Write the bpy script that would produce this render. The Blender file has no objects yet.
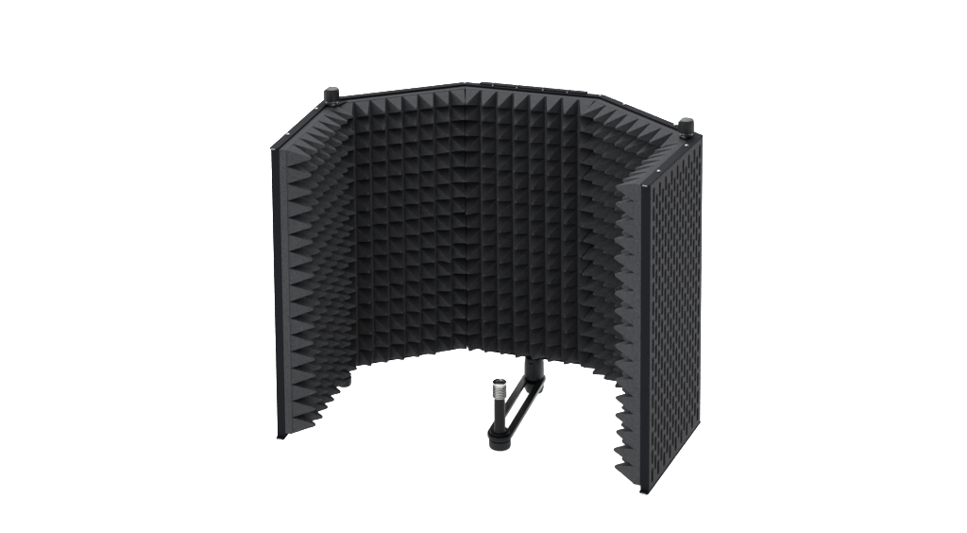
import bpy, bmesh, math, random
from mathutils import Vector, Matrix
random.seed(7)
scene = bpy.context.scene
COL = scene.collection
H = 0.325                                   # height of the shield (m)

# ------------------------------------------------------------------ materials
def new_mat(name):
    m = bpy.data.materials.new(name); m.use_nodes = True
    nt = m.node_tree
    return m, nt, nt.nodes['Principled BSDF']

def mat_basic(name, colour, rough, metallic=0.0, spec=0.5, noise_scale=400.0, bump=0.1, dist=0.0003,
              var=0.12, rough_var=0.08):
    m, nt, b = new_mat(name)
    tc = nt.nodes.new('ShaderNodeTexCoord')
    n = nt.nodes.new('ShaderNodeTexNoise'); n.inputs['Scale'].default_value = noise_scale
    n.inputs['Detail'].default_value = 4
    nt.links.new(tc.outputs['Object'], n.inputs['Vector'])
    n2 = nt.nodes.new('ShaderNodeTexNoise'); n2.inputs['Scale'].default_value = 28
    n2.inputs['Detail'].default_value = 5
    nt.links.new(tc.outputs['Object'], n2.inputs['Vector'])
    mx = nt.nodes.new('ShaderNodeMix'); mx.data_type = 'RGBA'
    nt.links.new(n2.outputs['Fac'], mx.inputs['Factor'])
    mx.inputs['A'].default_value = (*[c*(1-var) for c in colour], 1)
    mx.inputs['B'].default_value = (*[c*(1+var) for c in colour], 1)
    nt.links.new(mx.outputs['Result'], b.inputs['Base Color'])
    mr = nt.nodes.new('ShaderNodeMapRange')
    mr.inputs['To Min'].default_value = max(0, rough-rough_var); mr.inputs['To Max'].default_value = min(1, rough+rough_var)
    nt.links.new(n2.outputs['Fac'], mr.inputs['Value']); nt.links.new(mr.outputs['Result'], b.inputs['Roughness'])
    bp = nt.nodes.new('ShaderNodeBump'); bp.inputs['Strength'].default_value = bump
    bp.inputs['Distance'].default_value = dist
    nt.links.new(n.outputs['Fac'], bp.inputs['Height']); nt.links.new(bp.outputs['Normal'], b.inputs['Normal'])
    b.inputs['Metallic'].default_value = metallic
    b.inputs['Specular IOR Level'].default_value = spec
    return m

FOAM  = mat_basic('foam_charcoal', (0.0285, 0.0292, 0.0312), 0.95, spec=0.02, noise_scale=1400, bump=0.55, dist=0.0006, var=0.16)
nt = FOAM.node_tree; bs = nt.nodes['Principled BSDF']
tc = nt.nodes.new('ShaderNodeTexCoord')
gr = nt.nodes.new('ShaderNodeTexNoise'); gr.inputs['Scale'].default_value = 620; gr.inputs['Detail'].default_value = 6
gr.inputs['Roughness'].default_value = 0.7
nt.links.new(tc.outputs['Object'], gr.inputs['Vector'])
mr = nt.nodes.new('ShaderNodeMapRange'); mr.inputs['From Min'].default_value = .3; mr.inputs['From Max'].default_value = .7
mr.inputs['To Min'].default_value = 0.62; mr.inputs['To Max'].default_value = 1.38
nt.links.new(gr.outputs['Fac'], mr.inputs['Value'])
src = bs.inputs['Base Color'].links[0].from_socket
vm = nt.nodes.new('ShaderNodeVectorMath'); vm.operation = 'SCALE'
nt.links.new(src, vm.inputs[0]); nt.links.new(mr.outputs['Result'], vm.inputs['Scale'])
nt.links.new(vm.outputs['Vector'], bs.inputs['Base Color'])
PLATE = mat_basic('powder_coated_charcoal_steel', (0.0215, 0.0217, 0.0235), 0.65, spec=0.016, noise_scale=1800, bump=0.15)
RAIL  = mat_basic('black_painted_rail', (0.006, 0.0064, 0.0078), 0.55, spec=0.008, noise_scale=1500, bump=0.08)
PLAST = mat_basic('black_moulded_plastic', (0.0084, 0.0096, 0.01), 0.50, spec=0.1, noise_scale=900, bump=0.12)
ARM   = mat_basic('black_anodised_arm', (0.0038, 0.004, 0.0048), 0.36, spec=0.09, noise_scale=1200, bump=0.06)
SCREW = mat_basic('dark_zinc_screw', (0.11, 0.11, 0.116), 0.34, metallic=1.0, noise_scale=800, bump=0.05)
CHROME= mat_basic('nickel_plated_thread', (0.33, 0.326, 0.316), 0.25, metallic=1.0, noise_scale=700, bump=0.05)
SLOT_SHADE  = mat_basic('foam_back_slot_shade', (0.006, 0.006, 0.007), 0.7, spec=0.02)
WHITE = mat_basic('white_floor_added_glow', (0.92, 0.92, 0.92), 0.9, spec=0.1, noise_scale=60, bump=0.0, var=0.005)

# ------------------------------------------------------------------ helpers
def obj(name, bm, m, parent=None, bevel=0.0, smooth=False, loc=(0,0,0), rz=0.0):
    bmesh.ops.recalc_face_normals(bm, faces=bm.faces)
    me = bpy.data.meshes.new(name); bm.to_mesh(me); bm.free()
    for mm in (m if isinstance(m, (list, tuple)) else [m]): me.materials.append(mm)
    o = bpy.data.objects.new(name, me); COL.objects.link(o)
    o.location = loc; o.rotation_euler = (0, 0, rz)
    if parent: o.parent = parent
    if bevel:
        md = o.modifiers.new('bevel', 'BEVEL'); md.width = bevel; md.segments = 2
        md.limit_method = 'ANGLE'; md.angle_limit = math.radians(40)
    if smooth:
        for p in me.polygons: p.use_smooth = True
        try: me.set_sharp_from_angle(angle=math.radians(38))
        except Exception: pass
    return o

def prism(bm, pts, z0, z1):
    """vertical prism over a plan polygon"""
    a = [bm.verts.new((x, y, z0)) for x, y in pts]; b = [bm.verts.new((x, y, z1)) for x, y in pts]
    bm.faces.new(a[::-1]); bm.faces.new(b)
    n = len(pts)
    for i in range(n):
        j = (i+1) % n
        bm.faces.new((a[i], a[j], b[j], b[i]))

def box(bm, x0, x1, y0, y1, z0, z1):
    prism(bm, [(x0, y0), (x1, y0), (x1, y1), (x0, y1)], z0, z1)

def lathe(bm, prof, cx=0.0, cy=0.0, n=32, flute=0, fdepth=0.0, fr=(0, 0)):
    """revolve (radius, z) pairs; flutes cut into the ring range fr"""
    rings = []
    for k, (r, z) in enumerate(prof):
        ring = []
        for i in range(n):
            a = 2*math.pi*i/n
            rr = r
            if flute and fr[0] <= k <= fr[1]: rr = r - fdepth*(0.5-0.5*math.cos(a*flute))
            ring.append(bm.verts.new((cx+rr*math.cos(a), cy+rr*math.sin(a), z)))
        rings.append(ring)
    for p, q in zip(rings, rings[1:]):
        for i in range(n):
            j = (i+1) % n
            bm.faces.new((p[i], p[j], q[j], q[i]))
    bm.faces.new(rings[0][::-1]); bm.faces.new(rings[-1])

# ------------------------------------------------------------------ plan of the five panels
P = {'A': (-0.2094, -0.2804), 'B': (-0.2179, -0.1059), 'C': (-0.0843, 0.0),
     'D': (0.0843, 0.0), 'E': (0.2188, -0.1048), 'F': (0.1956, -0.2693)}
P = {k: Vector((*v, 0)) for k, v in P.items()}
order = 'ABCDEF'
T = [(P[order[i+1]]-P[order[i]]).normalized() for i in range(5)]
ANG = [math.atan2(t.y, t.x) for t in T]
def fold(i, j):                                # tan of half the fold angle between panels i and j
    d = (ANG[i]-ANG[j]+math.pi) % (2*math.pi)-math.pi
    return math.tan(abs(d)/2)

shield = bpy.data.objects.new('isolation_shield', None); COL.objects.link(shield)
shield['label'] = 'black folding five-panel microphone isolation shield lined with charcoal pyramid foam'
shield['category'] = 'microphone shield'

RW = 0.010          # rail width
PITCH = 0.0186
ROWS, COLS = 17, 8
FD0, FD1, FH = 0.0040, 0.0178, 0.0262

def perforated(L, k0, k1, e0, e1):
    """sheet with staggered vertical slots, outer face at y=-0.0006, 1.2 mm thick (local x along panel)"""
    bm = bmesh.new()
    yo, yi = -0.0006, -0.0018
    z0, z1 = 0.0022, H-0.0022
    x0, x1 = e0+yo*-k0, L-e1-(-yo)*k1
    pitch, cell = 0.0088, 0.0197
    n = int((x1-x0-0.003)//pitch)
    m0 = x0+(x1-x0-n*pitch)/2
    w, l = 0.0029, 0.0050
    nrow = int((z1-z0-0.003)//cell); zb = z0+(z1-z0-nrow*cell)/2
    def both(poly):
        bm.faces.new([bm.verts.new((x, yo, z)) for x, z in poly])
        bm.faces.new([bm.verts.new((x, yi, z)) for x, z in poly[::-1]])
    def wall(a, b):
        bm.faces.new([bm.verts.new(v) for v in ((a[0], yo, a[1]), (b[0], yo, b[1]), (b[0], yi, b[1]), (a[0], yi, a[1]))])
    both([(x0, z0), (m0, z0), (m0, z1), (x0, z1)])
    both([(m0+n*pitch, z0), (x1, z0), (x1, z1), (m0+n*pitch, z1)])
    for a, b in (((x0, z0), (x1, z0)), ((x1, z0), (x1, z1)), ((x1, z1), (x0, z1)), ((x0, z1), (x0, z0))): wall(a, b)
    for c in range(n):
        xa, xb = m0+c*pitch, m0+(c+1)*pitch; xc = (xa+xb)/2
        off = 0 if c % 2 == 0 else cell/2
        rows = nrow if c % 2 == 0 else nrow-1
        za = zb+off
        both([(xa, z0), (xb, z0), (xb, za), (xa, za)])
        zt = za+rows*cell
        both([(xa, zt), (xb, zt), (xb, z1), (xa, z1)])
        for r in range(rows):
            zl, zh = za+r*cell, za+(r+1)*cell; zc = (zl+zh)/2
            arc = [(-w, l), (-w*.87, l+w*.5), (-w*.5, l+w*.87), (0, l+w), (w*.5, l+w*.87), (w*.87, l+w*.5), (w, l)]
            both([(xa, zc-l), (xc-w, zc-l), (xc-w, zc+l), (xa, zc+l)])
            both([(xc+w, zc-l), (xb, zc-l), (xb, zc+l), (xc+w, zc+l)])
            both([(xa, zc+l)]+[(xc+a, zc+b) for a, b in arc]+[(xb, zc+l), (xb, zh), (xa, zh)])
            both([(xb, zc-l)]+[(xc-a, zc-b) for a, b in arc]+[(xa, zc-l), (xa, zl), (xb, zl)])
            ol = [(xc+a, zc+b) for a, b in arc]+[(xc-a, zc-b) for a, b in arc]
            for i in range(len(ol)): wall(ol[i], ol[(i+1) % len(ol)])
    bmesh.ops.remove_doubles(bm, verts=bm.verts, dist=1e-6)
    return bm

def foam_bm(L, k0, k1, e0, e1, FH=FH, gx=0.90, gz=1.0):
    bm = bmesh.new()
    zb = 0.0062; zt = zb+ROWS*PITCH
    g = -0.0002
    # slab (mitred where it meets the next panel)
    i0, i1 = (0.0016 if e0 else 0.0), (0.0016 if e1 else 0.0)     # tucked behind the end strip
    pl = [(e0+FD0*k0+g+i0, -FD0), (L-e1-FD0*k1-g-i1, -FD0)]
    if e1: pl += [(L-e1-i1, -.0099), (L-e1-g, -.0101)]
    pl += [(L-e1-FD1*k1-g, -FD1), (e0+FD1*k0+g, -FD1)]
    if e0: pl += [(e0+g, -.0101), (e0+i0, -.0099)]
    prism(bm, pl, zb, zt)
    bm.normal_update()
    for fc in bm.faces:                            # back of the foam painted black to deepen the shade in the slots
        if fc.calc_center_median().y > -FD0-1e-5: fc.material_index = 1
    a, b = e0+FD1*k0+g, L-e1-FD1*k1-g
    px = (b-a-0.0006)/COLS
    px = min(px, 0.0197)
    if e0: start = a+0.0003
    elif e1: start = b-0.0003-COLS*px
    else: start = (a+b-COLS*px)/2
    em = 0.0006
    lev = [(-em, 1.0), (0.22*FH, 0.800), (0.45*FH, 0.590), (0.66*FH, 0.395), (0.82*FH, 0.262), (0.92*FH, 0.172), (0.97*FH, 0.112), (0.987*FH, 0.05)]
    for c in range(COLS):
        for r in range(ROWS):
            cx = start+(c+.5)*px; cz = zb+(r+.5)*PITCH
            jx, jz, jh = random.gauss(0, .00035), random.gauss(0, .00035), 1+random.gauss(0, .03)
            if r == 0: jz -= 0.0003
            prev = None
            for k, (h, s) in enumerate(lev):
                f = max(h, 0)/FH
                hx, hz = px/2*s*gx, PITCH/2*s*gz
                yy = -FD1-h*(jh if h > 0 else 1)
                ox, oz = jx*f*f*1.6, jz*f*f*1.6-0.0003*f*f
                ring = [bm.verts.new((cx+ox+sx*hx, yy, cz+oz+sz*hz)) for sx, sz in ((-1, -1), (1, -1), (1, 1), (-1, 1))]
                if prev:
                    for i in range(4): bm.faces.new((prev[i], prev[(i+1) % 4], ring[(i+1) % 4], ring[i]))
                prev = ring
            bm.faces.new(prev)
    return bm

def screw_bm(z, x, y, r=0.0021):
    bm = bmesh.new()
    lathe(bm, [(r, z-.0002), (r, z+.0006), (r*.85, z+.0012), (r*.5, z+.0016), (r*.12, z+.0017)], x, y, 14)
    return bm

for i in range(5):
    p, q = P[order[i]], P[order[i+1]]; L = (q-p).length
    k0 = fold(i-1, i) if i > 0 else 0.0
    k1 = fold(i, i+1) if i < 4 else 0.0
    e0 = 0.0045 if i == 0 else 0.0               # free ends: sheet and foam stop short of the rails
    e1 = 0.0045 if i == 4 else 0.0
    panel = obj('panel', perforated(L, k0, k1, e0, e1), PLATE, shield, loc=p, rz=ANG[i])
    f = obj('foam_lining', foam_bm(L, k0, k1, e0, e1, (.0242, .0232, .0262, .0255, .0238)[i], (.95, .925, .90, .93, .95)[i], (1, .965, 1, 1, 1)[i]), [FOAM, SLOT_SHADE], panel)
    if i == 4:
        panel['label'] = 'right wing panel showing its outer face of staggered slots'
    for nm, za, zc in (('top_rail', H-.0022, H), ('bottom_rail', 0.0, .0022)):
        bm = bmesh.new()
        a0, a1 = 0.0002, 0.0002
        if i == 0: pts0 = [(0.0016, 0), (0.0004, -.0014), (0.0, -.003), (0.0, -.007), (0.0004, -.0086), (0.0016, -RW)]
        else: pts0 = [(a0, 0), (RW*k0+a0, -RW)]
        if i == 4: pts1 = [(L-.0016, -RW), (L-.0004, -.0086), (L, -.007), (L, -.003), (L-.0004, -.0014), (L-.0016, 0)]
        else: pts1 = [(L-RW*k1-a1, -RW), (L-a1, 0)]
        prism(bm, pts0+pts1, za, zc)
        obj(nm, bm, RAIL, panel, bevel=0.0006)
        if i in (0, 4):                          # cut end of the rail, bare metal
            bm = bmesh.new()
            xa, xb = (-.0003, .0004) if i == 0 else (L-.0004, L+.0003)
            box(bm, xa, xb, -.0072, -.0024, za+.0005, zc-.0004)
            obj('rail_end', bm, SCREW, panel)
    if i in (0, 4):                              # folded end strip of a wing
        bm = bmesh.new()
        xa, xb = (e0-.0004, e0+.0012) if i == 0 else (L-e1-.0012, L-e1+.0004)
        box(bm, xa, xb, -.0098, -.0004, .0024, H-.0024)
        obj('end_strip', bm, RAIL, panel, bevel=0.0005)
    if i != 2:
        for u in (.25, .76):
            obj('screw', screw_bm(H, L*u, -.0048), SCREW, panel)
            s = obj('screw', screw_bm(0, L*u, -.0048), SCREW, panel)
            s.scale.z = -1

# ------------------------------------------------------------------ hinge knobs at the two outer folds, top and bottom
def hinge(corner, ta, tb, up):
    n = (Vector((ta.y, -ta.x, 0))+Vector((tb.y, -tb.x, 0))).normalized()
    c = P[corner]+((n*0.016-ta*0.010 if corner == 'B' else n*0.019) if up else n*.023)
    zz = H if up else 0.0
    s = 1 if up else -1
    # knob with a slanted grip face
    bm = bmesh.new()
    lathe(bm, [(.0062, .0052), (.0086, .0056), (.0090, .0066), (.0089, .0155), (.0086, .0182), (.0078, .0196), (.006, .0202), (.002, .0204)],
          n=48, flute=16, fdepth=.0004, fr=(2, 4))
    g = bm.verts[:]+bm.edges[:]+bm.faces[:]
    r = bmesh.ops.bisect_plane(bm, geom=g, plane_co=(-.0052, 0, .0195), plane_no=(-.62, -.25, .74), clear_outer=True)
    ed = [e for e in r['geom_cut'] if isinstance(e, bmesh.types.BMEdge)]
    bmesh.ops.edgeloop_fill(bm, edges=ed)
    k = obj('hinge_knob', bm, PLAST, shield, smooth=True, bevel=0.0005, loc=(c.x, c.y, zz-(.0012 if up else -.001)), rz=-0.35)
    k.scale = (1.08, 1.0, .96 if up else -.75) if corner == 'B' else (1.0, 1.0, .96 if up else -.75)
    bm = bmesh.new()
    lathe(bm, [(.0052, -.0005), (.0052, .0012), (.0068, .0014), (.0068, .0024), (.0045, .0026), (.0045, .0036), (.0066, .0038), (.0066, .0048), (.004, .005)], n=28)
    obj('washer', bm, SCREW, k)
    # small plate tying the two rails together under the knob
    bm = bmesh.new()
    a = P[corner]-ta*0.018+Vector((ta.y, -ta.x, 0))*.0095
    b = P[corner]+tb*0.018+Vector((tb.y, -tb.x, 0))*.0095
    pts = [a, P[corner]+n*0.009, b, c+(b-a).normalized()*.006+n*.003, c+n*.0075, c-(b-a).normalized()*.006+n*.003]
    prism(bm, [(v.x-c.x, v.y-c.y) for v in pts], -.0026, -.0006)
    obj('hinge_plate', bm, RAIL, k)
for up in (True, False):
    hinge('B', T[0], T[1], up)
    hinge('E', T[3], T[4], up)

# small pins at the two inner folds
for cn, ta, tb in (('C', T[1], T[2]), ('D', T[2], T[3])):
    n = (Vector((ta.y, -ta.x, 0))+Vector((tb.y, -tb.x, 0))).normalized()
    c = P[cn]+n*.0085
    obj('fold_pin', screw_bm(H, c.x, c.y, .0017), SCREW, shield)

# ------------------------------------------------------------------ rear mount bracket on the centre panel
bm = bmesh.new()
BW = 0.0645
box(bm, -BW, BW, -.0066, .0026, H+.0001, H+.0014)         # lip over the top rail
box(bm, -BW, BW, .0006, .0026, H-.034, H+.0002)           # upper back strap
box(bm, -.024, .024, .0006, .0026, .034, H-.034)          # spine
box(bm, -BW, BW, .0006, .0026, -.0002, .034)              # lower back strap
box(bm, -BW, BW, -.0072, .0026, -.0024, -.0002)           # lip under the bottom rail
br = obj('mount_bracket', bm, RAIL, shield, bevel=0.0005)
for x in (-.047, -.018, .0135, .0425):
    obj('screw', screw_bm(H+.0014, x, -.0012, .0022), SCREW, br)
    obj('screw', screw_bm(H, x, -.0084, .0010), SCREW, br)

# ------------------------------------------------------------------ swivel clamp, slotted arm, post, thread, nut
YA = -.0015
bm = bmesh.new()
pr = []
def rsq(r, n=40, e=3.2):
    out = []
    for i in range(n):
        a = 2*math.pi*i/n; c, s = math.cos(a), math.sin(a)
        rr = r/((abs(c)**e+abs(s)**e)**(1/e))
        out.append((rr*c, rr*s))
    return out
lv = [(.0100, -.0026), (.0108, -.0045), (.0116, -.010), (.0118, -.024), (.0112, -.0275)]
rings = [[bm.verts.new((x, y+YA, z)) for x, y in rsq(r, e=2.4)] for r, z in lv]
for a, b in zip(rings, rings[1:]):
    for i in range(len(a)):
        j = (i+1) % len(a); bm.faces.new((a[i], a[j], b[j], b[i]))
bm.faces.new(rings[0]); bm.faces.new(rings[-1][::-1])
clamp = obj('swivel_clamp', bm, PLAST, shield, smooth=True)
bm = bmesh.new()
box(bm, -.0030, .0016, YA-.0140, YA-.0112, -.0260, -.0060)
obj('clamp_rib', bm, PLAST, clamp, bevel=.0008)
bm = bmesh.new()
lathe(bm, [(.004, -.0325), (.0108, -.0328), (.0118, -.0345), (.0118, -.0415), (.0104, -.0448), (.006, -.0466), (.001, -.047)], 0, YA, 36)
obj('clamp_nut', bm, PLAST, shield, smooth=True)

YP = -.1405
def stadium(r, ya, yb, n=20):
    o = []
    for i in range(n+1):
        a = math.pi*i/n; o.append((r*math.cos(a), yb+r*math.sin(a)))
    for i in range(n+1):
        a = math.pi+math.pi*i/n; o.append((r*math.cos(a), ya+r*math.sin(a)))
    return o
bm = bmesh.new()
so, si = stadium(.0140, YP, YA), stadium(.0056, YP+.006, YA-.002)
zt, zb = -.0280, -.0322
def vs(l, z): return [bm.verts.new((x, y, z)) for x, y in l]
ot, it, ob, ib = vs(so, zt), vs(si, zt), vs(so, zb), vs(si, zb)
n = len(so)
for i in range(n):
    j = (i+1) % n
    bm.faces.new((ot[i], ot[j], it[j], it[i])); bm.faces.new((ob[j], ob[i], ib[i], ib[j]))
    bm.faces.new((ot[j], ot[i], ob[i], ob[j])); bm.faces.new((it[i], it[j], ib[j], ib[i]))
obj('slotted_arm', bm, ARM, shield, bevel=.0005)

bm = bmesh.new()
lathe(bm, [(.0062, -.0318), (.0062, -.0278), (.0106, -.0277), (.0110, -.0270), (.0106, -.0262), (.0068, -.0258), (.0062, -.0245),
           (.0062, .0105), (.0058, .0125), (.005, .0128)], 0, YP, 36)
post = obj('mic_post', bm, ARM, shield, smooth=True)
bm = bmesh.new()
prof = [(.0056, .0122), (.0066, .0128), (.0072, .0138)]
z = .0142; step = .00150
while z < .0285:
    prof += [(.0082, z+.0004), (.0082, z+.0007), (.0074, z+.0012)]
    z += step+.0003
prof += [(.0080, .0302), (.0079, .0312), (.0072, .0318), (.0052, .0318), (.0047, .0310), (.0045, .0240), (.001, .0236)]
lathe(bm, prof, 0, YP, 40)
obj('screw_thread', bm, CHROME, post, smooth=True)
bm = bmesh.new()
lathe(bm, [(.010, -.0325), (.0128, -.0326), (.0128, -.0334), (.0104, -.0337), (.0104, -.0350), (.0121, -.0353), (.0123, -.0362),
           (.0123, -.0430), (.0117, -.0442), (.0085, -.0446), (.001, -.0446)], 0, YP, 96, flute=24, fdepth=.0005, fr=(6, 7))
obj('knurled_nut', bm, PLAST, shield, smooth=True)

# ------------------------------------------------------------------ white ground sheet with added glow
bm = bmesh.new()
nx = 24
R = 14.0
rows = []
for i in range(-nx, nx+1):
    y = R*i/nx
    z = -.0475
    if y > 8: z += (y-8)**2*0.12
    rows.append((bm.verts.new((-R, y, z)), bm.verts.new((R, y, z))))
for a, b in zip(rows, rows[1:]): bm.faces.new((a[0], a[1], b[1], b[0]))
b = WHITE.node_tree.nodes['Principled BSDF']              # glow added to the ground sheet to wash out shadows and keep it white
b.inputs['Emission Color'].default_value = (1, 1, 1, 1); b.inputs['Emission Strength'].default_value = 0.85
fl = obj('glowing_floor', bm, WHITE, smooth=True); fl['kind'] = 'structure'

# ------------------------------------------------------------------ light: white light tent and an overhead softbox
w = bpy.data.worlds.new('World'); scene.world = w; w.use_nodes = True
bg = w.node_tree.nodes['Background']; bg.inputs['Color'].default_value = (1, 1, 1, 1); bg.inputs['Strength'].default_value = 3.9

wt = w.node_tree                               # world light lowered towards the front right to darken the left wing's foam
tcw = wt.nodes.new('ShaderNodeTexCoord')
dt = wt.nodes.new('ShaderNodeVectorMath'); dt.operation = 'DOT_PRODUCT'; dt.inputs[1].default_value = (0.88, -0.47, 0.0)
wt.links.new(tcw.outputs['Generated'], dt.inputs[0])
wr = wt.nodes.new('ShaderNodeMapRange'); wr.inputs['From Min'].default_value = 0.1; wr.inputs['From Max'].default_value = 0.9
wr.inputs['To Min'].default_value = 2.4; wr.inputs['To Max'].default_value = 0.45
wt.links.new(dt.outputs['Value'], wr.inputs['Value']); wt.links.new(wr.outputs['Result'], bg.inputs['Strength'])

def area(name, loc, target, size, power):
    l = bpy.data.lights.new(name, 'AREA'); l.shape = 'SQUARE'; l.size = size; l.energy = power
    o = bpy.data.objects.new(name, l); COL.objects.link(o); o.location = loc
    d = Vector(target)-Vector(loc); o.rotation_euler = d.to_track_quat('-Z', 'Y').to_euler()
    return o
area('overhead_softbox', (-0.45, 1.1, 2.0), (0, -.12, .2), 1.4, 115)

# ------------------------------------------------------------------ camera (solved from the photograph's corners)
yaw, pitch, roll, fpx, ppx, ppy = -0.32972, 0.12639, -0.00972, 1781.16, 443.97, -233.85
f = Vector((math.sin(yaw)*math.cos(pitch), math.cos(yaw)*math.cos(pitch), -math.sin(pitch)))
r = Vector((math.cos(yaw), -math.sin(yaw), 0)); u = r.cross(f)
r2 = r*math.cos(roll)+u*math.sin(roll); u2 = u*math.cos(roll)-r*math.sin(roll)
cd = bpy.data.cameras.new('camera'); cam = bpy.data.objects.new('camera', cd); COL.objects.link(cam)
M = Matrix((r2, u2, -f)).transposed().to_4x4(); M.translation = Vector((0.55463, -1.93101, 0.958))
cam.matrix_world = M
cd.sensor_fit = 'HORIZONTAL'; cd.sensor_width = 36.0; cd.lens = fpx/967*36
cd.shift_x = (483.5-ppx)/967; cd.shift_y = (ppy-266.5)/967
cd.clip_start = 0.05; cd.clip_end = 100
scene.camera = cam
scene.view_settings.view_transform = 'Standard'; scene.view_settings.look = 'None'
scene.view_settings.exposure = 0.0; scene.view_settings.gamma = 1.0
scene.view_settings.use_curve_mapping = False
